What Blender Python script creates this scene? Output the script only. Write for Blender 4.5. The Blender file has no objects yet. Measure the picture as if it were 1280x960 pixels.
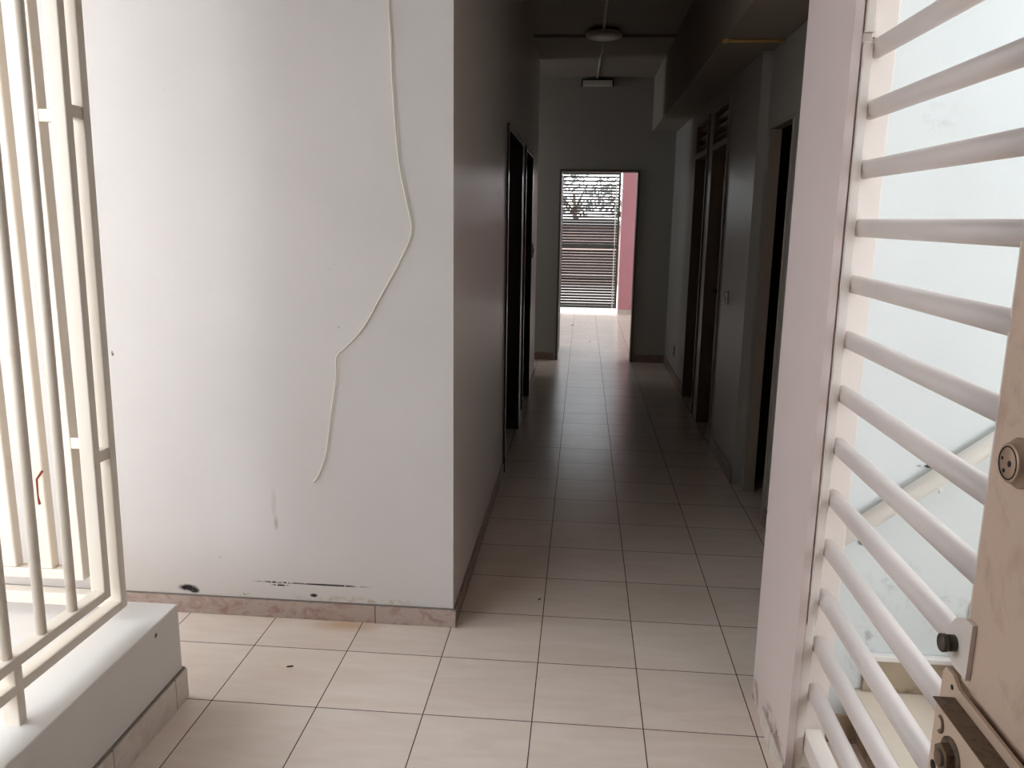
import bpy, bmesh, math, random
from mathutils import Vector, Matrix
random.seed(4)
SC = bpy.context.scene
COL = SC.collection
R = math.radians

# ------------------------------------------------------------------ helpers
def new_bm():
    return bmesh.new()

def box(bm, x0, x1, y0, y1, z0, z1, bev=0.0, seg=2, mat=None):
    if mat is not None:
        tb = bmesh.new(); box(tb, x0, x1, y0, y1, z0, z1, bev, seg)
        bmesh.ops.transform(tb, matrix=mat, verts=tb.verts[:])
        mp = {v: bm.verts.new(v.co) for v in tb.verts}
        for f in tb.faces: bm.faces.new([mp[v] for v in f.verts])
        tb.free(); return
    vs = [bm.verts.new((x, y, z)) for x in (x0, x1) for y in (y0, y1) for z in (z0, z1)]
    F = [(0, 1, 3, 2), (4, 6, 7, 5), (0, 4, 5, 1), (2, 3, 7, 6), (0, 2, 6, 4), (1, 5, 7, 3)]
    fs = [bm.faces.new([vs[i] for i in f]) for f in F]
    if bev > 0:
        es = list({e for f in fs for e in f.edges})
        bmesh.ops.bevel(bm, geom=es, offset=bev, segments=seg, affect='EDGES', profile=0.5)
    return fs

def tube(bm, pts, r, n=12, cap=True, squash=1.0):
    """round tube swept along a polyline"""
    pts = [Vector(p) for p in pts]
    rings = []
    up0 = None
    for i, p in enumerate(pts):
        if i == 0: d = pts[1] - pts[0]
        elif i == len(pts) - 1: d = pts[-1] - pts[-2]
        else: d = (pts[i + 1] - p).normalized() + (p - pts[i - 1]).normalized()
        d.normalize()
        if up0 is None:
            up0 = Vector((0, 0, 1)) if abs(d.z) < .9 else Vector((1, 0, 0))
        a = d.cross(up0).normalized(); b = a.cross(d).normalized()
        up0 = b
        rr = r[i] if isinstance(r, (list, tuple)) else r
        rings.append([bm.verts.new(p + a * math.cos(2 * math.pi * k / n) * rr + b * math.sin(2 * math.pi * k / n) * rr * squash) for k in range(n)])
    for i in range(len(rings) - 1):
        for k in range(n):
            f = bm.faces.new((rings[i][k], rings[i][(k + 1) % n], rings[i + 1][(k + 1) % n], rings[i + 1][k]))
            f.smooth = True
    if cap:
        bm.faces.new(rings[0][::-1]); bm.faces.new(rings[-1])

def lathe(bm, prof, n=32, mat=None):
    """prof: (radius, height) pairs, turned about +Z"""
    rings = []
    for r, z in prof:
        if r < 1e-6:
            rings.append([bm.verts.new((0, 0, z))])
        else:
            rings.append([bm.verts.new((r * math.cos(2 * math.pi * k / n), r * math.sin(2 * math.pi * k / n), z)) for k in range(n)])
    for a, b in zip(rings, rings[1:]):
        for k in range(n):
            k2 = (k + 1) % n
            if len(a) == 1 and len(b) == 1: continue
            if len(a) == 1: f = bm.faces.new((a[0], b[k], b[k2]))
            elif len(b) == 1: f = bm.faces.new((a[k], b[0], a[k2]))
            else: f = bm.faces.new((a[k], b[k], b[k2], a[k2]))
            f.smooth = True
    if mat is not None:
        bmesh.ops.transform(bm, matrix=mat, verts=[v for rg in rings for v in rg])

def prism(bm, pts, h, mat=None, bev=0.0):
    """outline pts (x,y) extruded 0..h in z"""
    lo = [bm.verts.new((x, y, 0)) for x, y in pts]
    hi = [bm.verts.new((x, y, h)) for x, y in pts]
    fs = [bm.faces.new(lo[::-1]), bm.faces.new(hi)]
    n = len(pts)
    for i in range(n):
        fs.append(bm.faces.new((lo[i], lo[(i + 1) % n], hi[(i + 1) % n], hi[i])))
    vs = lo + hi
    if bev > 0:
        es = list(fs[1].edges)
        r = bmesh.ops.bevel(bm, geom=es, offset=bev, segments=2, affect='EDGES')
        vs = list({v for f in r['faces'] for v in f.verts} | {v for v in vs if v.is_valid})
    if mat is not None:
        bmesh.ops.transform(bm, matrix=mat, verts=vs)

def link(name, bm, mat, parent=None, sharp=True):
    bmesh.ops.recalc_face_normals(bm, faces=bm.faces[:])
    me = bpy.data.meshes.new(name)
    bm.to_mesh(me); bm.free()
    if mat: me.materials.append(mat)
    o = bpy.data.objects.new(name, me)
    COL.objects.link(o)
    if parent is not None: o.parent = parent
    return o

def thing(name, label, cat, group=None, loc=(0, 0, 0)):
    o = bpy.data.objects.new(name, None)
    o.empty_display_size = .05
    COL.objects.link(o); o.location = loc
    o['label'] = label; o['category'] = cat
    if group: o['group'] = group
    return o

def tag(o, label, cat, group=None, kind=None):
    o['label'] = label; o['category'] = cat
    if group: o['group'] = group
    if kind: o['kind'] = kind
    return o

def struct(name, bm, mat, label=None):
    o = link(name, bm, mat); o['kind'] = 'structure'
    if label: o['label'] = label; o['category'] = name.split('_')[0]
    return o

# ------------------------------------------------------------------ materials
class NT:
    def __init__(s, name):
        s.m = bpy.data.materials.new(name); s.m.use_nodes = True
        s.t = s.m.node_tree; s.t.nodes.clear()
        s.out = s.t.nodes.new('ShaderNodeOutputMaterial')
        s.b = s.t.nodes.new('ShaderNodeBsdfPrincipled')
        s.t.links.new(s.b.outputs[0], s.out.inputs[0])
    def n(s, typ, **kw):
        nd = s.t.nodes.new(typ)
        for k, v in kw.items(): setattr(nd, k, v)
        return nd
    def put(s, sock, v):
        if isinstance(v, bpy.types.NodeSocket): s.t.links.new(v, sock)
        else: sock.default_value = v
    def math(s, op, a, b=0.0, c=0.0, clamp=False):
        nd = s.n('ShaderNodeMath', operation=op, use_clamp=clamp)
        s.put(nd.inputs[0], a); s.put(nd.inputs[1], b)
        if op in ('SMOOTH_MIN', 'MULTIPLY_ADD', 'COMPARE'): s.put(nd.inputs[2], c)
        return nd.outputs[0]
    def mix(s, f, a, b):
        nd = s.n('ShaderNodeMix', data_type='RGBA')
        s.put(nd.inputs[0], f); s.put(nd.inputs[6], a); s.put(nd.inputs[7], b)
        return nd.outputs[2]
    def noise(s, vec, scale, detail=4, rough=.5, dist=0.0):
        nd = s.n('ShaderNodeTexNoise')
        s.put(nd.inputs['Vector'], vec); nd.inputs['Scale'].default_value = scale
        nd.inputs['Detail'].default_value = detail; nd.inputs['Roughness'].default_value = rough
        nd.inputs['Distortion'].default_value = dist
        return nd.outputs[0]
    def ramp(s, v, lo, hi):
        nd = s.n('ShaderNodeMapRange', clamp=True)
        s.put(nd.inputs[0], v); nd.inputs[1].default_value = lo; nd.inputs[2].default_value = hi
        return nd.outputs[0]
    def pos(s):
        return s.n('ShaderNodeNewGeometry').outputs['Position']
    def sep(s, v):
        nd = s.n('ShaderNodeSeparateXYZ'); s.put(nd.inputs[0], v); return nd.outputs
    def scl(s, v, k):
        nd = s.n('ShaderNodeVectorMath', operation='MULTIPLY'); s.put(nd.inputs[0], v); nd.inputs[1].default_value = k
        return nd.outputs[0]
    def bump(s, h, strength, dist):
        nd = s.n('ShaderNodeBump'); s.put(nd.inputs['Height'], h)
        nd.inputs['Strength'].default_value = strength; nd.inputs['Distance'].default_value = dist
        s.t.links.new(nd.outputs[0], s.b.inputs['Normal'])

def C(r, g, b):
    def f(c):
        c /= 255.
        return c / 12.92 if c <= .04045 else ((c + .055) / 1.055) ** 2.4
    return (f(r), f(g), f(b), 1)

def simple(name, col, rough=.5, metal=0.0, var=.08, vscale=8, spec=.5, bump=0, bscale=200, dirt=None, dirt_lo=.55, dirt_hi=.75, dscale=6):
    t = NT(name); p = t.pos()
    n = t.noise(p, vscale, 5, .6)
    k = tuple(c * (1 - var) for c in col[:3]) + (1,)
    k2 = tuple(min(1, c * (1 + var)) for c in col[:3]) + (1,)
    c = t.mix(n, k, k2)
    if dirt:
        d = t.ramp(t.noise(p, dscale, 8, .65, .6), dirt_lo, dirt_hi)
        c = t.mix(d, c, dirt)
    t.put(t.b.inputs['Base Color'], c)
    t.b.inputs['Roughness'].default_value = rough
    t.b.inputs['Metallic'].default_value = metal
    t.b.inputs['Specular IOR Level'].default_value = spec
    if bump: t.bump(t.noise(p, bscale, 3, .5), bump, .002)
    return t.m

def wall_paint(name, col, rough=.45, marks=(), sheen=.5):
    """painted plaster with soft unevenness; marks = stains and chips with a place of their own:
       (centre, radii, edge noise scale, colour, lower, upper)"""
    t = NT(name); p = t.pos()
    n = t.noise(p, 1.6, 4, .55)
    a = tuple(c * .955 for c in col[:3]) + (1,); b = tuple(min(1, c * 1.02) for c in col[:3]) + (1,)
    c = t.mix(t.ramp(n, .3, .7), a, b)
    sp = t.ramp(t.noise(p, 33, 2, .5), .765, .80)
    c = t.mix(t.math('MULTIPLY', sp, .35), c, C(150, 130, 115))
    for ctr, rad, ns, mc, lo, hi in marks:
        v = t.n('ShaderNodeVectorMath', operation='SUBTRACT'); t.put(v.inputs[0], p); v.inputs[1].default_value = ctr
        v = t.scl(v.outputs[0], tuple(1 / r for r in rad))
        ln = t.n('ShaderNodeVectorMath', operation='LENGTH'); t.put(ln.inputs[0], v)
        d = t.math('SUBTRACT', 1.0, ln.outputs['Value'])
        nn = t.noise(p, ns, 5, .6, .3)
        m = t.math('MULTIPLY', t.ramp(d, 0, .5), t.ramp(nn, lo, hi))
        c = t.mix(m, c, mc)
    t.put(t.b.inputs['Base Color'], c)
    t.b.inputs['Roughness'].default_value = rough
    t.b.inputs['Specular IOR Level'].default_value = sheen
    t.bump(t.math('ADD', t.noise(p, 260, 2, .5), t.math('MULTIPLY', t.noise(p, 9, 3, .5), 2.5)), .18, .0025)
    return t.m

TX, TY, TS = -1.1084, 2.1879, 1 / 3.
def tile_floor(name, c1, c2, grout, rough=.22):
    t = NT(name); p = t.pos(); x, y, z = t.sep(p)
    u = t.math('DIVIDE', t.math('SUBTRACT', x, TX - 20 * TS), TS)
    v = t.math('DIVIDE', t.math('SUBTRACT', y, TY - 20 * TS), TS)
    fu = t.math('PINGPONG', u, .5); fv = t.math('PINGPONG', v, .5)
    dmin = t.math('MINIMUM', t.math('PINGPONG', u, .5), t.math('PINGPONG', v, .5))
    g = t.math('LESS_THAN', dmin, .0052)
    cell = t.n('ShaderNodeCombineXYZ'); t.put(cell.inputs[0], t.math('FLOOR', u)); t.put(cell.inputs[1], t.math('FLOOR', v))
    wn = t.n('ShaderNodeTexWhiteNoise'); t.put(wn.inputs['Vector'], cell.outputs[0])
    off = t.n('ShaderNodeVectorMath', operation='MULTIPLY_ADD'); t.put(off.inputs[0], wn.outputs['Color']); off.inputs[1].default_value = (9, 9, 9); t.put(off.inputs[2], p)
    rotn = t.n('ShaderNodeMapping'); t.put(rotn.inputs[0], off.outputs[0]); rotn.inputs['Rotation'].default_value = (0, 0, R(-40)); rotn.inputs['Scale'].default_value = (1, 5, 1)
    vein = t.ramp(t.noise(rotn.outputs[0], 3.2, 7, .62, .8), .35, .72)
    c = t.mix(vein, c1, c2)
    tone = t.math('MULTIPLY_ADD', wn.outputs['Value'], .07, .95)
    hs = t.n('ShaderNodeHueSaturation'); t.put(hs.inputs['Value'], tone); t.put(hs.inputs['Color'], c)
    # ochre damp stain at the foot of the front wall
    sv = t.n('ShaderNodeVectorMath', operation='SUBTRACT'); t.put(sv.inputs[0], p); sv.inputs[1].default_value = (-.83, 2.70, 0)
    sl = t.n('ShaderNodeVectorMath', operation='LENGTH'); t.put(sl.inputs[0], t.scl(sv.outputs[0], (6.5, 16, 1)))
    st = t.math('MULTIPLY', t.ramp(t.math('SUBTRACT', 1.0, sl.outputs['Value']), 0, .8), .55)
    c = t.mix(st, hs.outputs[0], C(196, 150, 96))
    c = t.mix(g, c, grout)
    t.put(t.b.inputs['Base Color'], c)
    rr = t.math('MULTIPLY_ADD', t.noise(p, 14, 3, .6), .16, rough - .06)
    t.put(t.b.inputs['Roughness'], t.math('MAXIMUM', rr, t.math('MULTIPLY', g, .55)))
    t.b.inputs['Specular IOR Level'].default_value = .3; t.b.inputs['IOR'].default_value = 1.28
    hgt = t.math('ADD', t.math('MULTIPLY', g, -1.0), t.math('MULTIPLY', t.noise(p, 5, 2, .5), .35))
    t.bump(hgt, .35, .0012)
    return t.m

def marble_board(name, axis, joint, c1, c2, lineC, step=TS, rough=.35):
    t = NT(name); p = t.pos(); xyz = t.sep(p)
    u = t.math('DIVIDE', t.math('SUBTRACT', xyz[axis], joint - 40 * step), step)
    g = t.math('LESS_THAN', t.math('PINGPONG', u, .5), .0016 / step)
    m = t.n('ShaderNodeMapping'); t.put(m.inputs[0], p); m.inputs['Rotation'].default_value = (0, .5, 0); m.inputs['Scale'].default_value = (1.5, 1.5, 2)
    vein = t.ramp(t.noise(m.outputs[0], 9, 7, .65, 1.2), .46, .66)
    c = t.mix(vein, c1, c2)
    t.put(t.b.inputs['Base Color'], t.mix(g, c, lineC)); t.b.inputs['Roughness'].default_value = rough
    return t.m

WHITE = C(226, 222, 220)
M = {}
blk = C(16, 14, 13)
M['front'] = wall_paint('front_wall_paint', C(228, 225, 224), .42, marks=(
    ((-1.450, 2.735, .098), (.044, .05, .017), 60, blk, .34, .42),
    ((-1.425, 2.735, .088), (.024, .05, .014), 70, blk, .34, .42),
    ((-1.09, 2.735, .139), (.11, .05, .0045), 110, blk, .44, .49),
    ((-.90, 2.735, .1385), (.17, .05, .0045), 55, blk, .38, .42),
    ((-1.09, 2.735, .128), (.04, .05, .0042), 90, blk, .40, .45),
    ((-.962, 2.735, .094), (.018, .05, .009), 60, blk, .35, .42),
    ((-1.222, 2.735, .083), (.030, .05, .009), 120, C(80, 62, 50), .52, .58),
    ((-.80, 2.735, .085), (.30, .05, .016), 40, C(206, 196, 184), .45, .62),
    ((-1.095, 2.735, .375), (.010, .05, .035), 18, C(186, 174, 166), .35, .65),
    ((-1.10, 2.735, .45), (.012, .05, .07), 12, C(204, 196, 190), .35, .65),
    ((-1.672, 2.735, .99), (.006, .05, .012), 90, C(90, 70, 60), .35, .5),
))
M['paint'] = wall_paint('corridor_paint_dim', C(166, 165, 160), .33, sheen=.42)  # corridor paint darkened to deepen the shade in there
M['paint_lit'] = wall_paint('corridor_paint_lit', C(216, 206, 197), .30, sheen=.5)  # lighter copy of the corridor paint, for the brighter-lit left wall
M['pier'] = wall_paint('pier_paint', C(214, 198, 194), .45, marks=(
    ((.585, 2.13, .07), (.05, .13, .05), 26, C(120, 98, 84), .42, .62),
    ((.585, 2.36, .03), (.05, .06, .06), 22, C(140, 118, 104), .42, .62),
))
M['stairwall'] = wall_paint('stair_wall_paint', C(208, 214, 214), .5, marks=(
    ((.90, 2.2, .50), (.09, .05, .10), 30, C(188, 194, 194), .50, .66),
    ((1.05, 2.2, .42), (.10, .05, .08), 40, C(188, 194, 194), .50, .66),
    ((.83, 2.2, .30), (.05, .05, .10), 30, C(170, 172, 170), .48, .66),
    ((.952, 2.2, .845), (.035, .05, .006), 60, C(60, 58, 56), .42, .5),
    ((.80, 2.2, .62), (.014, .05, .014), 60, C(60, 50, 40), .35, .5),
    ((.88, 2.2, 1.75), (.06, .05, .05), 40, C(196, 200, 200), .48, .66),
))
M['backwall'] = wall_paint('back_paint', C(138, 106, 88), .6)
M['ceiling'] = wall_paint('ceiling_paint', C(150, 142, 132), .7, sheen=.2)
M['kerb'] = wall_paint('kerb_paint', C(220, 216, 212), .5, marks=(
    ((-1.2, 2.06, .285), (.02, .010, .009), 60, C(60, 40, 34), .3, .4),
))
M['pink'] = wall_paint('pink_paint', C(198, 138, 146), .6)
M['tile'] = tile_floor('porch_tiles', C(229, 213, 200), C(238, 226, 216), C(84, 68, 58))
M['board_x'] = marble_board('baseboard_tile_front', 0, -.727, C(190, 176, 168), C(166, 132, 124), C(50, 38, 34), step=1.6)
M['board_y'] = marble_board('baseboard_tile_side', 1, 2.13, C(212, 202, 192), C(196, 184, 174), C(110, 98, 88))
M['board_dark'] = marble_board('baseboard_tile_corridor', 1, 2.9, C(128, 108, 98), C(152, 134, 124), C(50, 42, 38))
M['stair'] = simple('stair_tile', C(208, 196, 180), .4, var=.08, vscale=10)
M['riser'] = simple('stair_riser_tile', C(168, 152, 132), .45, var=.15, vscale=10, dirt=C(110, 88, 66))
M['grille'] = simple('cream_enamel', C(228, 218, 205), .38, var=.03, vscale=5, bump=.06, bscale=60, dirt=C(196, 166, 132), dirt_lo=.62, dirt_hi=.86, dscale=5)
M['gate'] = simple('white_enamel', C(222, 212, 205), .36, var=.03, vscale=6, bump=.06, bscale=60, dirt=C(178, 158, 140), dirt_lo=.66, dirt_hi=.9, dscale=9)
M['gate_bar'] = simple('white_bar_enamel', C(222, 212, 208), .42, var=.03, vscale=6)
M['stile'] = simple('smudged_enamel', C(204, 180, 162), .42, var=.06, vscale=7, dirt=C(150, 118, 98), dirt_lo=.50, dirt_hi=.85, dscale=9)
M['lockbox'] = simple('smudged_lock_enamel', C(205, 180, 160), .42, var=.06, vscale=12, dirt=C(120, 90, 66), dirt_lo=.58, dirt_hi=.8, dscale=26)
M['grime'] = simple('grimy_steel', C(112, 92, 74), .6, var=.2, vscale=26, dirt=C(60, 44, 34), dirt_lo=.5, dirt_hi=.7, dscale=40)
M['bolt'] = simple('dark_zinc', C(88, 80, 72), .42, metal=.7, var=.2, vscale=60)
M['hole'] = simple('dark_recess', C(14, 11, 10), .8, var=.2)
M['brass'] = simple('worn_nickel', C(176, 150, 130), .38, metal=.35, var=.1, vscale=60)
M['cable'] = simple('cream_cable', C(232, 226, 212), .5, var=.03)
M['pipe'] = simple('white_pipe', C(244, 243, 236), .4, var=.03, dirt=C(200, 190, 150), dirt_lo=.6, dirt_hi=.8)
M['darkwood'] = simple('dark_wood', C(46, 34, 29), .2, var=.25, vscale=9)
M['black_wood_shade'] = simple('dark_wood_and_shade', C(26, 20, 18), .45, var=.25, vscale=9)  # dark wood, also the near-black of unlit doorways and rooms
M['frame_grey'] = simple('grey_enamel_frame', C(152, 140, 128), .38, var=.06)
M['doorframe'] = simple('brown_grey_frame', C(96, 84, 78), .45, var=.15)
M['cement'] = simple('grey_cement', C(128, 120, 114), .85, var=.25, vscale=14)
M['lamp'] = simple('white_lamp_plastic', C(210, 208, 200), .35, var=.03)
M['ochre'] = simple('ochre_conduit', C(196, 158, 98), .5, var=.1)
M['chrome'] = simple('chrome', C(215, 215, 215), .15, metal=1.0, var=.02)
M['slat'] = simple('weathered_slat', C(66, 58, 56), .55, var=.25, vscale=4)
M['steel'] = simple('galvanised_steel', C(84, 84, 80), .42, metal=.3, var=.15)
M['concrete'] = simple('concrete', C(158, 150, 144), .8, var=.1, vscale=2)
M['brick'] = simple('brown_render', C(140, 122, 116), .85, var=.25, vscale=1.5)
M['roof'] = simple('street_wall_cap', C(120, 118, 116), .8)
M['bark'] = simple('bark', C(84, 66, 52), .9, var=.25, vscale=20)
M['leaf'] = simple('leaf', C(96, 98, 96), .7, var=.2, vscale=3)
M['rust'] = simple('rust_stain', C(140, 60, 40), .8)

# ------------------------------------------------------------------ setting
def walls(name, boxes, mat, label=None):
    bm = new_bm()
    for b in boxes: box(bm, *b)
    return struct(name, bm, mat, label)

CZ = 2.88
walls('floor', [(-5.2, .83, -3.2, 13.30, -.12, 0), (.83, 3.4, 2.3, 13.30, -.12, 0), (.83, 3.4, -3.2, 2.3, -.12, -.0)], M['tile'])
# front wall facing the porch, running left behind the grille
walls('wall_front', [(-5.2, -.4353, 2.735, 2.885, 0, 3.5)], M['front'])
# corridor left wall with two door openings
LX0, LX1 = -.585, -.435
D1 = (4.60, 5.66); D2 = (5.98, 6.78); DH = 2.0
walls('wall_left', [(LX0, LX1, 2.7365, D1[0], 0, CZ), (LX0, LX1, D1[0], D1[1], DH, CZ), (LX0, LX1, D1[1], D2[0], 0, CZ),
                    (LX0, LX1, D2[0], D2[1], DH, CZ), (LX0, LX1, D2[1], 7.66, 0, CZ), (-2.6, LX0, 7.56, 7.66, 0, CZ), (-2.7, -2.6, 7.56, 8.6, 0, .9), (-2.7, -2.6, 7.56, 8.6, 2.3, CZ), (-2.7, -2.6, 7.56, 7.75, .9, 2.3), (-2.7, -2.6, 8.45, 8.6, .9, 2.3)], M['paint_lit'])
# wall with the far doorway
FX0, FX1, FH = -.262, .556, 1.985
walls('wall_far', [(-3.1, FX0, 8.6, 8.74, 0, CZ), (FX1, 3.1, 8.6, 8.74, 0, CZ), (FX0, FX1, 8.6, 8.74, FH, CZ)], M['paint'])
# corridor right wall: two doors with transoms, then a recessed stretch with a third door
RX = .90
A1 = (6.30, 6.95); A2 = (5.42, 6.06); AH = 2.26; A3 = (3.97, 4.46)
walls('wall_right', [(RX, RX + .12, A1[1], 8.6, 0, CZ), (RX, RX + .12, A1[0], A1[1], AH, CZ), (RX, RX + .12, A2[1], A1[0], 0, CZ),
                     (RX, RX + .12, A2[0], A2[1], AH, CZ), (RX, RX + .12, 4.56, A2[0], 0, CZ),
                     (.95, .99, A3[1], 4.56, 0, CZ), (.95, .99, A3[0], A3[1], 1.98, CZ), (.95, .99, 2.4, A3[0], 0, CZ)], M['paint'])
# rooms behind the right doors; near-black walls stand in for unlit interiors
walls('wall_room', [(2.6, 2.7, 2.4, 8.6, 0, CZ), (1.07, 2.6, 4.75, 4.85, 0, CZ), (1.07, 2.6, 2.95, 3.05, 0, CZ)], M['black_wood_shade'])
# end of the wall between corridor and stair, carrying the gate
walls('wall_pier', [(.585, .6045, 1.985, 2.065, 0, CZ + .1), (.585, .70, 2.065, 2.40, 0, CZ + .1)], M['pier'])
walls('wall_stair', [(.70, 3.4, 2.2, 2.40, 0, 3.3)], M['stairwall'])
# bulkhead along the right of the corridor
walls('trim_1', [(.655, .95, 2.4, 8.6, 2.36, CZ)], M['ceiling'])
# ceiling and its shallow beam; unseen slab over the stair yard added for shade
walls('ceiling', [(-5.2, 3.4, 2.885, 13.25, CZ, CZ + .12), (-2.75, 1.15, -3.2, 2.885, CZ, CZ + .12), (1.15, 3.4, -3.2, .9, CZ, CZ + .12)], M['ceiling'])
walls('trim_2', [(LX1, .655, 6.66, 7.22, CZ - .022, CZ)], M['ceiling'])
# far patio beyond the doorway
walls('wall_end', [(.585, .98, 13.1, 13.25, 0, 3.0)], M['pink'])
walls('wall_end_white', [(.98, 3.1, 13.1, 13.25, 0, 3.0), (-3.1, -.43, 13.1, 13.25, 0, 3.0), (-.43, .585, 13.1, 13.25, 2.42, 3.0)], M['paint'])
walls('wall_patio', [b_ for xa in (-3.2, 3.1) for b_ in ((xa, xa + .1, 8.6, 13.25, 0, 1.1), (xa, xa + .1, 8.6, 13.25, 2.4, 3.0), (xa, xa + .1, 8.6, 9.8, 1.1, 2.4), (xa, xa + .1, 12.9, 13.25, 1.1, 2.4))], M['front'])  # side openings added to let sky light into the far end
# back of the porch, behind the photographer
walls('wall_back', [(-1.45, .82, -1.75, -1.6, 0, CZ)], M['backwall'])
walls('wall_light_block', [(.72, .82, -1.6, .98, 0, CZ), (-1.42, -1.28, -1.6, .50, .317, CZ)], M['backwall'])  # unseen side walls, added to cut the sky light entering the porch
walls('wall_sky_block', [(3.4, 3.5, -3.2, 2.4, 0, 4.2), (-4.3, -4.2, -6, 2.735, 0, 2.0)], M['stairwall'])  # unseen walls, added to block low sky on both sides

# low kerb wall at the left, with its tiled foot
bm = new_bm(); box(bm, -2.7, -1.2, -3.0, 2.195, 0, .317, .004)
struct('wall_kerb', bm, M['kerb'])
bm = new_bm(); box(bm, -1.2, -1.19, -3.0, 2.205, 0, .098, .0015); box(bm, -2.7, -1.2, 2.195, 2.205, 0, .098, .0015)
struct('baseboard_kerb', bm, M['board_y'])
# baseboards
bm = new_bm(); box(bm, -5.2, -.425, 2.725, 2.735, 0, .068, .0015)
struct('baseboard_front', bm, M['board_x'])
bm = new_bm()
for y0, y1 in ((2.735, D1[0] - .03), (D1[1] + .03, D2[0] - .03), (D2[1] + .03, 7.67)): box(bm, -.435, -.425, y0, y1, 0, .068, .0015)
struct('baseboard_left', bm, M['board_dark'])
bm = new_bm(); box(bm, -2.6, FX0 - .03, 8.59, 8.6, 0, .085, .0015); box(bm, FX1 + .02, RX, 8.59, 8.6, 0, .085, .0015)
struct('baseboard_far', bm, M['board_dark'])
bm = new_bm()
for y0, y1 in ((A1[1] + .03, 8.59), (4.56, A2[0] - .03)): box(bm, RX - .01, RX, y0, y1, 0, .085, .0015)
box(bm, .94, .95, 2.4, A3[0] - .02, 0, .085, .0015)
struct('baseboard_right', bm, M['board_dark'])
bm = new_bm(); box(bm, .578, .585, 1.985, 2.25, 0, .06, .0015)
struct('baseboard_pier', bm, M['board_y'])
bm = new_bm(); box(bm, .59, 3.1, 13.09, 13.1, 0, .07, .0015)
struct('baseboard_end', bm, M['board_y'])

# ------------------------------------------------------------------ stair seen through the gate
st = thing('staircase', 'tiled stair flight climbing to the right behind the white gate', 'stairs', loc=(.83, 1.6, 0))
def tr(v): return v
for i in range(6):
    x0 = .84 + .27 * i; z1 = .17 * (i + 1)
    bm = new_bm(); box(bm, x0 - .83, x0 + .26 - .83, -.9, .598, 0 if i == 0 else .17 * i - .02, z1 - .025)
    r_ = link('riser', bm, M['riser'], st)
    bm = new_bm(); box(bm, x0 - .018 - .83, x0 + .27 - .83 - .001, -.9, .598, z1 - .0245, z1, .003)
    link('tread', bm, M['stair'], st)
# stepped skirting of the stair wall
bm = new_bm()
box(bm, .70, .83, 2.19, 2.2, 0, .085, .0015)
struct('baseboard_stair', bm, M['riser'])
bm = new_bm()
for i in range(6):
    x0 = .84 + .27 * i; z1 = .17 * (i + 1)
    box(bm, x0 - .83 + (.0 if i else .0), x0 + .27 - .83, .585, .5985, z1 + .001, z1 + .10, .0015)
sk = link('skirting', bm, M['riser'], st)
for i in range(6):
    x0 = .84 + .27 * i; z1 = .17 * (i + 1)
    bm = new_bm(); box(bm, x0 - .83, x0 + .27 - .83, .575, .5985, z1 + .1005, z1 + .118, .003)
    link('skirting_cap', bm, M['kerb'], st)

# wall pipe rising with the stair
pr = thing('wall_pipe', 'white pipe slanting up across the bright stair wall behind the gate', 'pipe', loc=(.72, 2.168, .63))
bm = new_bm(); tube(bm, [(-.01, 0, -.008), (2.3, 0, 1.81)], .0235, 24)
link('tube', bm, M['pipe'], pr)
for t_ in (.235, 1.1, 1.9):
    bm = new_bm(); tube(bm, [(t_ + .02, -.004, t_ * .787 - .020), (t_ + .024, .004, t_ * .787 - .034)], .004, 8)
    link('wall_pin', bm, M['pipe'], pr)
# ------------------------------------------------------------------ left grille (corner cage on the kerb)
def square_bar(name, a, b, w, d, mat, parent, bev=.003):
    """vertical or horizontal box bar between corner points"""
    bm = new_bm(); box(bm, a[0], b[0], a[1], b[1], a[2], b[2], bev); return link(name, bm, mat, parent)

GZ = 2.62
gl = thing('security_grille', 'cream metal security grille with slim round upright bars along the low white kerb', 'grille', loc=(-1.286, 2.03, .317))
gl.rotation_euler = (R(-1.0), 0, 0)
def L(x0, x1, y0, y1, z0, z1, bev=.003, name='frame_rail', mat=None, par=gl, org=(-1.286, 2.03, .317)):
    bm = new_bm(); box(bm, x0 - org[0], x1 - org[0], y0 - org[1], y1 - org[1], z0 - org[2], z1 - org[2], bev)
    return link(name, bm, mat or M['grille'], par)
XA, XB = -1.306, -1.266
L(XA, XB, 2.012, 2.040, .385, GZ, name='outer_post')
L(XA, XB, .503, 2.012, .385, .411, name='outer_rail')
L(XA, XB, .503, 2.040, GZ + .0005, GZ + .03, name='outer_rail')
L(XA, XB, 1.938, 1.966, .448, GZ - .06, name='inner_post')
L(XA, XB, .503, 1.938, .448, .474, name='inner_rail')
L(XA, XB, .503, 1.966, GZ - .0595, GZ - .03, name='inner_rail')
for z in (.828, 1.715):
    L(XA + .008, XB - .004, 1.966, 2.012, z, z + .032, name='link_plate', bev=.002)
for y in (1.588, .70):
    bm = new_bm(); box(bm, XA + 1.288, XB + 1.2875, y - .013 - 2.03, y + .013 - 2.03, .03 - .06, .449 - .317, .002)
    link('foot', bm, M['grille'], gl)
y = 1.826; k = 0
while y > .53:
    bm = new_bm(); tube(bm, [(0, y - 2.03, .470 - .317), (0, y - 2.03, GZ - .056 - .317)], .0125, 14)
    link('upright_bar', bm, M['grille'], gl); y -= .122

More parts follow.
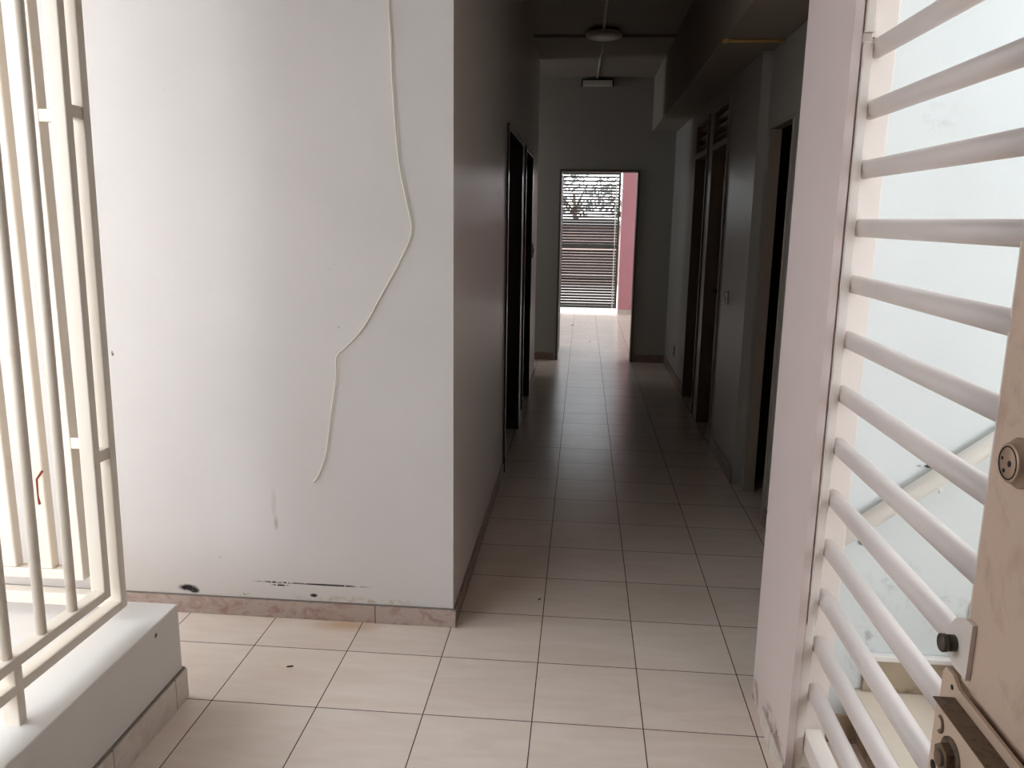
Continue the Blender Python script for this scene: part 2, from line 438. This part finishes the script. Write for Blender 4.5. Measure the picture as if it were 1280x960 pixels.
g2 = thing('security_grille', 'cream metal grille panel with broad flat upright bars closing the far end of the kerb', 'grille', loc=(-1.35, 2.09, .317))
def L2(x0, x1, y0, y1, z0, z1, bev=.003, name='rail', mat=None):
    return L(x0, x1, y0, y1, z0, z1, bev, name, mat, g2, (-1.35, 2.09, .317))
L2(-1.455, -1.415, 2.075, 2.115, .436, GZ - .06, name='inner_post')
L2(-2.65, -1.455, 2.075, 2.115, .436, .466, name='inner_rail')
L2(-2.65, -1.455, 2.075, 2.115, GZ - .09, GZ - .06, name='inner_rail')
L2(-2.65, -1.31, 2.075, 2.115, .355, .392, name='outer_rail')
L2(-2.65, -1.31, 2.075, 2.115, GZ - .01, GZ + .02, name='outer_rail')
for x in (-2.3, -1.75):
    L2(x - .013, x + .013, 2.08, 2.11, .317, .356, name='foot')
for z in (.835, 1.715):
    L2(-1.4145, -1.32, 2.075, 2.10, z, z + .032, name='link_plate', bev=.002)
x = -1.532
while x > -2.62:
    L2(x - .023, x + .023, 2.078, 2.112, .4655, GZ - .0895, name='upright_bar', bev=.005); x -= .112
# rust dribble on one upright
bm = new_bm(); tube(bm, [(-1.508 + 1.35, 2.0765 - 2.09, .765 - .317), (-1.528 + 1.35, 2.0765 - 2.09, .74 - .317), (-1.530 + 1.35, 2.0765 - 2.09, .69 - .317), (-1.527 + 1.35, 2.0765 - 2.09, .665 - .317)], [.0034, .0026, .0018, .0034], 6, squash=1)
ru = link('wire_tie', bm, M['rust'], g2); ru['label'] = 'thin rusty bent wire on one upright'

# ------------------------------------------------------------------ right gate, swung open towards the camera
GO = (.655, 2.03, 0)
gt = thing('metal_gate', 'white metal gate with round horizontal bars, hinged on the pier at right', 'gate', loc=GO)
def G(name, x0, x1, y0, y1, z0, z1, bev=.003, mat=None, par=None):
    bm = new_bm(); box(bm, x0 - GO[0], x1 - GO[0], y0 - GO[1], y1 - GO[1], z0 - GO[2], z1 - GO[2], bev)
    return link(name, bm, mat or M['gate'], par or gt)
G('hinge_stile', .635, .694, 2.02, 2.06, .03, 2.56)
XS = .630; SY1 = 1.247; SY0 = .95
for z in (.265, .402, .537, .673, .807, .942, 1.075, 1.210, 1.345, 1.478, 1.612, 1.745, 1.879, 2.013, 2.147, 2.281, 2.415):
    bm = new_bm(); tube(bm, [(-.003, 2.021 - GO[1], z), (-.003, SY1 - .012 - GO[1], z)], .0212, 24, cap=True)
    link('round_bar', bm, M['gate_bar'], gt)
G('bottom_rail', .632, .680, SY0, 2.019, .100, .152)
G('top_rail', .632, .680, SY0, 2.019, 2.50, 2.55)
G('lock_stile', XS, .688, SY0, SY1, .767, 2.50, .004, M['stile'])
G('stile_edge', XS + .004, .684, SY1 + .0005, SY1 + .010, .80, 2.50, .002, M['gate'])
G('lower_stile', XS + .010, .688, SY0, SY1 - .01, .153, .762, .003, M['stile'])
def onX(x, y, z):   # local +Z of the shape looks to -X
    return Matrix.Translation((x - GO[0], y - GO[1], z - GO[2])) @ Matrix.Rotation(R(-90), 4, 'Y')
CY, CZ_ = 1.163, 1.158
bm = new_bm(); lathe(bm, [(0, 0), (.036, 0), (.0365, .004), (.034, .007), (.0290, .0075), (.0290, .017), (.0272, .0185), (0, .0185)], 40, onX(XS, CY, CZ_))
cy = link('lock_cylinder', bm, M['brass'], gt)
for (dy, dz, r_) in ((-.005, .000, .0046), (.0075, -.0135, .0030), (.0155, .003, .0026)):
    bm = new_bm(); lathe(bm, [(0, 0), (r_, 0), (r_, .0006), (0, .0006)], 16, onX(XS - .0185, CY + dy, CZ_ + dz))
    link('keyway', bm, M['hole'], cy)
bm = new_bm()
rr = [(XS - .0187 - GO[0], CY - GO[1] + .0235 * math.cos(2 * math.pi * k / 32), CZ_ + .0235 * math.sin(2 * math.pi * k / 32)) for k in range(33)]
tube(bm, rr, .0010, 6, cap=False)
link('rim_groove', bm, M['hole'], cy)
def plateYZ(pts, x, th, bev=0.0):
    bm = new_bm()
    prism(bm, [(-(y - GO[1]), z) for y, z in pts], th)
    bmesh.ops.transform(bm, matrix=Matrix(((0, 0, -1, 0), (-1, 0, 0, 0), (0, 1, 0, 0), (0, 0, 0, 1))), verts=bm.verts[:])
    bmesh.ops.transform(bm, matrix=Matrix.Translation((x - GO[0], 0, 0)), verts=bm.verts[:])
    return bm
# lug with its dark bolt above the lock case
lug = link('bolt_lug', plateYZ([(1.215, .785), (1.215, .878), (1.240, .878), (1.268, .866), (1.290, .838), (1.288, .806), (1.262, .785)], XS - .001, .007), M['gate'], gt)
bm = new_bm(); lathe(bm, [(0, 0), (.0135, 0), (.0135, .011), (.0105, .0115), (.0105, .014), (.0150, .0145), (.0150, .021), (.0140, .0225), (0, .0225)], 28, onX(XS - .008, 1.262, .823))
link('bolt', bm, M['bolt'], lug)
# rim lock: backing plate, raised case with grimy top, nut, studs
XP = XS - .003
lk = link('lock_plate', plateYZ([(1.283, .50), (1.286, .758), (1.278, .772), (1.252, .772), (1.228, .760), (SY0, .760), (SY0, .50)], XP, .006), M['lockbox'], gt)
XC = .588
bm = new_bm(); box(bm, XC - GO[0], XP - .0065 - GO[0], SY0 - GO[1], 1.228 - GO[1], .50, .740, .0035, 3)
link('lock_case', bm, M['lockbox'], lk)
bm = new_bm(); box(bm, XC - .002 - GO[0], XP - .0065 - GO[0], SY0 - GO[1], 1.236 - GO[1], .7405, .7425, .0008)
cc = link('case_lid', bm, M['grime'], lk); cc['label'] = 'grimy brown top of the lock case'
def hexnut(x, y, z, r, h):
    bm = new_bm()
    lathe(bm, [(r * 1.35, 0), (r * 1.35, .003), (0, .003)], 24, onX(x, y, z))
    tb = new_bm(); prism(tb, [(r * math.cos(R(60 * k + 12)), r * math.sin(R(60 * k + 12))) for k in range(6)], h)
    bmesh.ops.transform(tb, matrix=onX(x, y, z), verts=tb.verts[:])
    mp = {v: bm.verts.new(v.co) for v in tb.verts}
    for f in tb.faces: bm.faces.new([mp[v] for v in f.verts])
    tb.free()
    lathe(bm, [(r * .55, h), (r * .55, h + .004), (r * .45, h + .005), (0, h + .005)], 20, onX(x, y, z))
    return bm
link('hex_nut', hexnut(XC, 1.158, .686, .0235, .016), M['grime'], lk)
for (y, z, r_) in ((1.208, .636, .0095), (1.075, .705, .0058)):
    bm = new_bm(); lathe(bm, [(0, 0), (r_, 0), (r_, .0008), (0, .0008)], 20, onX(XC, y, z))
    link('stud_hole', bm, M['hole'], lk)
bm = new_bm()
tube(bm, [(XC - .0005 - GO[0], 1.203 - GO[1] - .010 * math.sin(R(a)), .714 + .012 * math.cos(R(a))) for a in range(-20, 181, 20)], .0032, 8)
link('hook_slot', bm, M['grime'], lk)
bm = new_bm(); lathe(bm, [(0, 0), (.0045, 0), (.0045, .0008), (0, .0008)], 16, onX(XP - .006, 1.249, .752))
link('plate_hole', bm, M['hole'], lk)
bm = new_bm(); box(bm, .600 - GO[0], .617 - GO[0], 1.2285 - GO[1], 1.244 - GO[1], .655, .700, .004, 3)
link('latch_tongue', bm, M['bolt'], lk)
# hinge knuckles
for z in (.50, 1.94):
    bm = new_bm(); tube(bm, [(.622 - GO[0], 2.008 - GO[1], z - .05), (.622 - GO[0], 2.008 - GO[1], z + .05)], .009, 16)
    box(bm, .622 - GO[0], .645 - GO[0], 2.011 - GO[1], 2.0195 - GO[1], z - .04, z + .04, .001)
    link('hinge', bm, M['gate'], gt)

# fixed jamb of the gate: slim angle bar standing on a short sill
jb = thing('gate_jamb', 'narrow cream steel jamb strip fixed to the pier beside the gate bars', 'door frame', loc=(.60, 1.99, 0))
bm = new_bm(); box(bm, .006, .030, 0, .070, .04, 2.6, .002); link('back_strip', bm, M['gate'], jb)
bm = new_bm(); box(bm, .009, .030, -.012, -.0005, .47, 1.885, .002); link('stop_strip', bm, M['gate'], jb)
bm = new_bm(); box(bm, .009, .030, -.012, -.0005, 1.905, 2.6, .002); link('stop_strip', bm, M['gate'], jb)
bm = new_bm(); box(bm, -.0145, .0055, .002, .006, .06, 2.6, .0005); link('caulk_line', bm, M['grime'], jb)
# sill under the gate
bm = new_bm(); box(bm, .603, .629, .4, 1.985, 0, .045, .002)
sl = tag(link('gate_sill', bm, M['grime']), 'dark grimy floor strip under the open white gate', 'threshold')

# ------------------------------------------------------------------ doors of the corridor
def door(name, xw, y0, y1, h, depth_dir, mat_f, mat_l, fw=.035, proj=.012, wall_t=.15, top_h=None):
    """door set in a wall running along y; xw = wall face; depth_dir = -1 left wall, +1 right wall"""
    d = bpy.data.objects.new(name, None); COL.objects.link(d); d['kind'] = 'structure'
    d.location = (xw, (y0 + y1) / 2, 0)
    ox, oy = xw, (y0 + y1) / 2
    def part(nm, xa, xb, ya, yb, za, zb, m, bev=.002, par=d):
        bm = new_bm(); a, b = sorted((xa, xb)); box(bm, a - ox, b - ox, ya - oy, yb - oy, za, zb, bev); return link(nm, bm, m, par)
    xi = xw + depth_dir * wall_t; xo = xw - depth_dir * proj
    bm = new_bm()
    a, b = sorted((xo, xi))
    box(bm, a - ox, b - ox, y0 - oy, y0 + fw - oy, 0, h - fw, .002)
    box(bm, a - ox, b - ox, y1 - fw - oy, y1 - oy, 0, h - fw, .002)
    box(bm, a - ox, b - ox, y0 - oy, y1 - oy, h - fw, h, .002)
    link('frame', bm, mat_f, d)
    return d, part

for nm, (y0, y1), lh in (('door_1', D1, DH), ('door_2', D2, DH)):
    d, part = door(nm, LX1, y0, y1, lh, -1, M['darkwood'], M['black_wood_shade'])
    lf = part('leaf', LX1 - .10, LX1 - .14, y0 + .036, y1 - .036, .006, lh - .036, M['black_wood_shade'])  # near-black closed leaf stands in for the dark of an open doorway
    for zz in ((.25, .95), (1.15, 1.8)):
        part('panel', LX1 - .092, LX1 - .1005, y0 + .16, y1 - .16, zz[0], zz[1], M['black_wood_shade'], .004)
    kb = part('handle', LX1 - .05, LX1 - .0995, y0 + .09, y0 + .12, .98, 1.01, M['steel'], .006)
for nm, (y0, y1) in (('door_3', A2), ('door_4', A1)):
    d, part = door(nm, RX, y0, y1, AH, 1, M['frame_grey'], M['black_wood_shade'], fw=.03, wall_t=.12)
    part('transom_rail', RX - .012, RX + .12, y0 + .0305, y1 - .0305, 1.975, 2.015, M['frame_grey'])
    for k in range(3):
        z = 2.055 + .065 * k
        bm = new_bm(); mt = Matrix.Translation((.045, 0, z)) @ Matrix.Rotation(R(28), 4, 'Y')
        box(bm, -.035, .035, -(y1 - y0) / 2 + .031, (y1 - y0) / 2 - .031, -.004, .004, .001, mat=mt)
        link('louvre', bm, M['frame_grey'], d)
    part('leaf', RX + .075, RX + .112, y0 + .031, y1 - .031, .006, 1.974, M['black_wood_shade'])  # blackened leaf in place of the unlit opening
    part('handle', RX + .05, RX + .0745, y1 - .12, y1 - .09, .98, 1.01, M['steel'], .006)
d, part = door('door_5', .95, A3[0], A3[1], 1.98, 1, M['frame_grey'], M['black_wood_shade'], fw=.022, wall_t=.05, proj=.008)
lf = part('leaf', 1.005, 1.48, A3[0] - .036, A3[0] + .002, .006, 1.945, M['black_wood_shade'])
for z in (.22, .95, 1.76):
    part('hinge', .972, .998, A3[1] - .029, A3[1] - .0225, z - .045, z + .045, M['frame_grey'], .002)
# window of the alcove at the corridor's left end
wn = bpy.data.objects.new('window_1', None); COL.objects.link(wn); wn['kind'] = 'structure'; wn.location = (-2.65, 8.1, 1.6)
bm = new_bm()
for a in ((-.03, .03, -.35, .35, -.70, -.66), (-.03, .03, -.35, .35, .66, .70), (-.03, .03, -.35, -.31, -.66, .66), (-.03, .03, .31, .35, -.66, .66), (-.02, .02, -.015, .015, -.66, .66)): box(bm, *a)
link('frame', bm, M['gate'], wn)
# far doorway: dark frame and its leaf swung into the far patio
d = bpy.data.objects.new('door_6', None); COL.objects.link(d); d['kind'] = 'structure'; d.location = (FX0, 8.67, 0)
bm = new_bm()
box(bm, .0, .022, -.085, .075, 0, FH - .02, .002); box(bm, FX1 - FX0 - .022, FX1 - FX0, -.085, .075, 0, FH - .02, .002); box(bm, 0, FX1 - FX0, -.085, .075, FH - .02, FH, .002)
link('frame', bm, M['doorframe'], d)
bm = new_bm(); box(bm, -.02, .018, .085, .86, .01, FH - .025, .002); link('leaf', bm, M['black_wood_shade'], d)

# ------------------------------------------------------------------ small things
# cable hanging on the front wall
cpts = [(486, 0), (489, 60), (491, 110), (496, 175), (501, 215), (508, 250), (514, 276), (514.5, 290), (510, 305), (500, 326), (487, 350), (474, 374), (459, 402), (446, 420), (432, 434), (423.5, 442), (420.5, 449), (420, 475), (415.5, 508), (412, 535), (408.5, 562), (403, 583), (397, 596), (391.5, 603)]
def wpt(u, v, yy):
    f = FWD + RGT * ((u - 640) / F_) - UPV * ((v - 480) / F_)
    t_ = (yy - CAM.y) / f.y
    return CAM + f * t_
# camera axes (also used for the camera below)
F_ = 1011.68; PITCH = .2022478; YAW = -.0839240; ROLL = .0155015
CAM = Vector((0, 0, 1.48853))
FWD = Vector((math.sin(YAW) * math.cos(PITCH), math.cos(YAW) * math.cos(PITCH), -math.sin(PITCH)))
r0 = Vector((math.cos(YAW), -math.sin(YAW), 0)); u0 = r0.cross(FWD)
RGT = r0 * math.cos(ROLL) + u0 * math.sin(ROLL); UPV = u0 * math.cos(ROLL) - r0 * math.sin(ROLL)
# the cable's course on the wall, in metres (x, z)
CAB = [(-.642, 2.88), (-.645, 2.55)]
pw = [wpt(u, v, 2.728) for u, v in cpts]
CAB += [(p.x, p.z) for p in pw]
def catmull(P, n=5):
    out = []
    for i in range(len(P) - 1):
        p0 = P[max(i - 1, 0)]; p1 = P[i]; p2 = P[i + 1]; p3 = P[min(i + 2, len(P) - 1)]
        for k in range(n):
            t = k / n
            out.append(tuple(.5 * ((2 * b) + (c - a) * t + (2 * a - 5 * b + 4 * c - d) * t * t + (-a + 3 * b - 3 * c + d) * t ** 3) for a, b, c, d in zip(p0, p1, p2, p3)))
    out.append(P[-1]); return out
cc_ = catmull(CAB)
bm = new_bm(); tube(bm, [(x, 2.731 - .006 * abs(math.sin(i * .05)), z) for i, (x, z) in enumerate(cc_)], .0030, 8)
tag(link('hanging_cable', bm, M['cable']), 'thin cream cable hanging loose with kinks down the white front wall', 'cable')

# ceiling lamps and conduit
lm = thing('ceiling_lamp', 'flat round white lamp flush under the dark corridor ceiling', 'lamp', loc=(.105, 6.51, CZ))
bm = new_bm(); lathe(bm, [(0, 0), (.105, 0), (.105, -.016), (.10, -.02), (0, -.02)], 36); link('base', bm, M['grime'], lm)
bm = new_bm(); lathe(bm, [(0, -.0205), (.132, -.0205), (.138, -.027), (.138, -.040), (.125, -.055), (.08, -.066), (0, -.070)], 48); link('diffuser', bm, M['lamp'], lm)
lb = thing('wall_lamp', 'slim white box lamp with dark ends high above the far doorway', 'lamp', loc=(.09, 8.6, 2.825))
bm = new_bm(); box(bm, -.15, .15, -.06, 0, -.03, .022, .006, 3); link('housing', bm, M['lamp'], lb)
bm = new_bm(); box(bm, -.156, .156, -.064, 0, .0225, .032, .002); link('top_shadow', bm, M['black_wood_shade'], lb)  # dark strip painting the shadow along the lamp's top
for s in (-1, 1):
    bm = new_bm(); a, b = sorted((s * .1505, s * .162)); box(bm, a, b, -.064, 0, -.036, .0225, .003); link('end_cap', bm, M['black_wood_shade'], lb)
bm = new_bm(); tube(bm, [(.10, 2.9, CZ - .0100), (.10, 6.409, CZ - .0100)], .011, 10)
cd = tag(link('conduit', bm, M['lamp']), 'white surface conduit running along the ceiling from the porch to the round lamp', 'conduit')
bm = new_bm(); tube(bm, [(.105, 6.67, CZ - .031), (.104, 7.21, CZ - .031), (.10, 7.25, CZ - .009), (.09, 8.588, CZ - .009)], .010, 10)
cd = tag(link('conduit', bm, M['lamp']), 'white surface conduit running from the round ceiling lamp on to the far box lamp', 'conduit')
# ochre conduit under the bulkhead
oc = thing('ochre_conduit', 'short ochre conduit running across the underside of the right bulkhead', 'conduit', loc=(.66, 4.28, 2.36))
bm = new_bm(); tube(bm, [(.016, 0, -.009), (.285, 0, -.009)], .008, 10); link('tube', bm, M['ochre'], oc)
bm = new_bm(); lathe(bm, [(0, 0), (.016, 0), (.016, -.012), (.011, -.020), (0, -.022)], 20); link('end_fitting', bm, M['ochre'], oc)
# wall hook / door pull on the right wall
hk = thing('wall_hook', 'small bright curved hook on the dim right corridor wall', 'hook', loc=(RX, 5.09, 1.02))
bm = new_bm(); box(bm, -.004, 0, -.012, .012, -.035, .055, .0015); link('plate', bm, M['frame_grey'], hk)
bm = new_bm(); tube(bm, catmull([(-.004, 0, .04), (-.02, 0, .045), (-.03, 0, .03), (-.018, 0, .0), (-.016, 0, -.02), (-.026, 0, -.035), (-.036, 0, -.028)]), .004, 8); link('hook_wire', bm, M['lamp'], hk)  # white colour stands in for bright highlights on the metal
# switch plate on the left wall
sw = thing('switch_plate', 'small grey switch plate on the left corridor wall past the doors', 'switch', loc=(LX1, 6.98, 1.22))
bm = new_bm(); box(bm, 0, .012, -.038, .038, -.06, .06, .003); link('plate', bm, M['frame_grey'], sw)
bm = new_bm(); box(bm, .0125, .018, -.012, .012, -.02, .02, .002); link('rocker', bm, M['steel'], sw)
so = thing('wall_socket', 'small socket plate low on the right wall near the far corner', 'socket', loc=(RX, 7.74, .27))
bm = new_bm(); box(bm, -.01, 0, -.035, .035, -.055, .055, .003); link('plate', bm, M['frame_grey'], so)
for s in (-1, 1):
    bm = new_bm(); box(bm, -.0112, -.0101, -.014, .014, s * .024 - .010, s * .024 + .010, .0)
    link('outlet', bm, M['hole'], so)
# cement line over the kerb's foot tiles
bm = new_bm(); box(bm, -1.2, -1.1935, -3.0, 2.2, .0985, .104, .001); box(bm, -2.7, -1.2, 2.195, 2.2015, .0985, .104, .001)
struct('trim_3', bm, M['cement'])
bm = new_bm(); box(bm, -5.2, -.427, 2.7285, 2.735, .0685, .0725, .001)
struct('trim_4', bm, M['cement'])
# screw in the kerb, chips of litter on the floor
def chip(px, py, s, label, rz=0., m='bark'):
    bm = new_bm()
    pts = [(s * 1.6 * math.cos(a) * random.uniform(.7, 1.1), s * .6 * math.sin(a) * random.uniform(.7, 1.1)) for a in [i * math.pi / 4 for i in range(8)]]
    prism(bm, pts, s * .35)
    o = link('floor_debris', bm, M[m]); o.location = (px, py, 0); o.rotation_euler = (0, 0, rz)
    return tag(o, label, 'debris')
chip(-.935, 2.402, .008, 'tiny dark leaf scrap lying on the porch tiles left of the corridor', .4)
chip(-.128, 2.99, .006, 'tiny dark crumb on the tiles just inside the corridor', 1.0)
chip(-.12, 11.55, .016, 'dark scrap lying on the tiles of the far patio', .5)
chip(.12, 10.0, .008, 'small rusty crumb on the tiles just beyond the far doorway', .2, 'rust')

# ------------------------------------------------------------------ louvred gate at the far end
lg = thing('louvred_gate', 'dark louvred metal gate with daylight between its slats at the corridor end', 'gate', loc=(.07, 13.12, 0))
W = .49
def LG(name, x0, x1, y0, y1, z0, z1, mat='steel', bev=.002):
    bm = new_bm(); box(bm, x0, x1, y0, y1, z0, z1, bev); return link(name, bm, M[mat], lg)
LG('stile', -W, -W + .035, 0, .04, .085, 2.40); LG('stile', W - .035, W, 0, .04, .085, 2.40)
LG('post', W - .078, W - .060, -.012, -.001, .085, 2.16, 'lamp')
for z, h in ((.085, .04), (.57, .035), (1.03, .075), (1.685, .035), (2.17, .06), (2.37, .03)):
    LG('rail', -W + .0355, W - .0355, 0, .04, z, z + h)
z = .145
while z < 2.36:
    if not any(a - .012 < z < a + b + .012 for a, b in ((.085, .04), (.57, .035), (1.03, .075), (1.685, .035), (2.17, .06), (2.37, .03))):
        ch = .0195 if z < 1.6 else .0160
        bm = new_bm(); mt = Matrix.Translation((0, .02, z)) @ Matrix.Rotation(R(58), 4, 'X')
        box(bm, -W + .036, W - .036, -ch, ch, -.003, .003, .001, mat=mt)
        link('slat', bm, M['slat'], lg)
    z += .0445 if z < 2.0 else .062
bm = new_bm(); box(bm, W - .13, W - .07, -.035, -.013, 1.03, 1.09, .004); link('lock', bm, M['steel'], lg)

# beyond the gate: pavement, low brown house wall, trees
bm = new_bm(); box(bm, -14, 14, 13.3, 42, -.2, -.04); o = struct('floor_outside', bm, M['concrete'])
hb = thing('low_building', 'brown rendered low building seen between the slats of the far gate', 'building', loc=(0, 19.5, 0))
bm = new_bm(); box(bm, -9, 9, 0, 4, -.04, 1.35); link('wall', bm, M['brick'], hb)
bm = new_bm(); box(bm, -9.2, 9.2, -.2, 4.2, 1.3505, 1.47, .01); link('roof', bm, M['roof'], hb)
for x in (-4, -1.2, 1.6, 4.4):
    bm = new_bm(); box(bm, x - .35, x + .35, -.03, -.001, .45, 1.1, .01); link('window', bm, M['hole'], hb)
def tree(x, y, h, r_, label):
    t_ = thing('tree', label, 'tree', 'trees beyond the far gate', loc=(x, y, -.04))
    bm = new_bm(); tube(bm, [(0, 0, 0), (.05, .03, h * .4), (-.03, 0, h * .75)], [.12, .09, .05], 10); 
    for k in range(5):
        a = k * 1.3; tube(bm, [(0, 0, h * .45 + k * .1), (math.cos(a) * r_ * .6, math.sin(a) * r_ * .6, h * .75 + k * .08)], [.04, .015], 6)
    link('trunk', bm, M['bark'], t_)
    bm = new_bm()
    for k in range(330):
        a = random.uniform(0, 6.283); ph = math.acos(random.uniform(-1, 1)); q = r_ * random.uniform(.3, 1) ** .5
        c = Vector((q * math.sin(ph) * math.cos(a), q * math.sin(ph) * math.sin(a), h * .78 + .62 * q * math.cos(ph)))
        n = Vector((random.gauss(0, 1), random.gauss(0, 1), random.gauss(0, 1))).normalized(); e = n.orthogonal().normalized(); f = n.cross(e)
        s = random.uniform(.05, .11)
        vs = [bm.verts.new(c + e * s * 1.5), bm.verts.new(c + f * s * .6), bm.verts.new(c - e * s * 1.5), bm.verts.new(c - f * s * .6)]
        bm.faces.new(vs)
    link('foliage', bm, M['leaf'], t_)
tree(-.35, 29.5, 3.2, 1.6, 'leafy tree seen through the upper slats, left of the pair')
tree(1.6, 35.5, 3.1, 1.4, 'leafy tree seen through the upper slats, right of the pair')

# ------------------------------------------------------------------ light
w = bpy.data.worlds.new('World'); SC.world = w; w.use_nodes = True
nt = w.node_tree; nt.nodes.clear()
out = nt.nodes.new('ShaderNodeOutputWorld'); bg = nt.nodes.new('ShaderNodeBackground')
tc = nt.nodes.new('ShaderNodeTexCoord'); sx = nt.nodes.new('ShaderNodeSeparateXYZ'); mr = nt.nodes.new('ShaderNodeMapRange')
mx = nt.nodes.new('ShaderNodeMix'); mx.data_type = 'RGBA'
nt.links.new(tc.outputs['Generated'], sx.inputs[0]); nt.links.new(sx.outputs[2], mr.inputs[0])
mr.inputs[1].default_value = -.02; mr.inputs[2].default_value = .9
mx.inputs[6].default_value = (.94, .96, 1.0, 1); mx.inputs[7].default_value = (.88, .95, 1.0, 1)
nt.links.new(mr.outputs[0], mx.inputs[0]); nt.links.new(mx.outputs[2], bg.inputs[0]); bg.inputs[1].default_value = 1.25
nt.links.new(bg.outputs[0], out.inputs[0])

def portal(name, loc, rot, sx_, sy_):
    l = bpy.data.lights.new(name, 'AREA'); l.shape = 'RECTANGLE'; l.size = sx_; l.size_y = sy_
    l.cycles.is_portal = True
    o = bpy.data.objects.new(name, l); COL.objects.link(o); o.location = loc; o.rotation_euler = rot
if True:
    portal('skylight_left', (-1.36, 1.4, 1.6), (0, R(-90), 0), 2.5, 2.4)
    portal('skylight_alcove', (-2.72, 8.1, 1.6), (0, R(-90), 0), 1.4, .7)
    portal('skylight_right', (.77, 1.5, 1.5), (0, R(90), 0), 2.7, 1.1)
    portal('skylight_far_left', (-3.22, 11.35, 1.75), (0, R(-90), 0), 1.3, 3.1)
    portal('skylight_far_right', (3.22, 11.35, 1.75), (0, R(90), 0), 1.3, 3.1)
    portal('skylight_far_gate', (.07, 13.3, 1.25), (R(-90), 0, 0), 1.0, 2.3)

# ------------------------------------------------------------------ camera
cam = bpy.data.cameras.new('Camera'); co = bpy.data.objects.new('Camera', cam); COL.objects.link(co)
cam.sensor_fit = 'HORIZONTAL'; cam.sensor_width = 36; cam.lens = 36 * F_ / 1280
cam.clip_start = .02; cam.clip_end = 200
mt = Matrix((RGT, UPV, -FWD)).transposed().to_4x4(); mt.translation = CAM
co.matrix_world = mt
SC.camera = co

SC.view_settings.view_transform = 'Standard'; SC.view_settings.look = 'None'
SC.view_settings.gamma = 1; SC.view_settings.use_curve_mapping = False
SC.view_settings.exposure = 2.42
SC.cycles.use_denoising = True
SC.cycles.max_bounces = 10; SC.cycles.diffuse_bounces = 8; SC.cycles.glossy_bounces = 4
SC.cycles.sample_clamp_indirect = 6
SC.cycles.caustics_reflective = False; SC.cycles.caustics_refractive = False
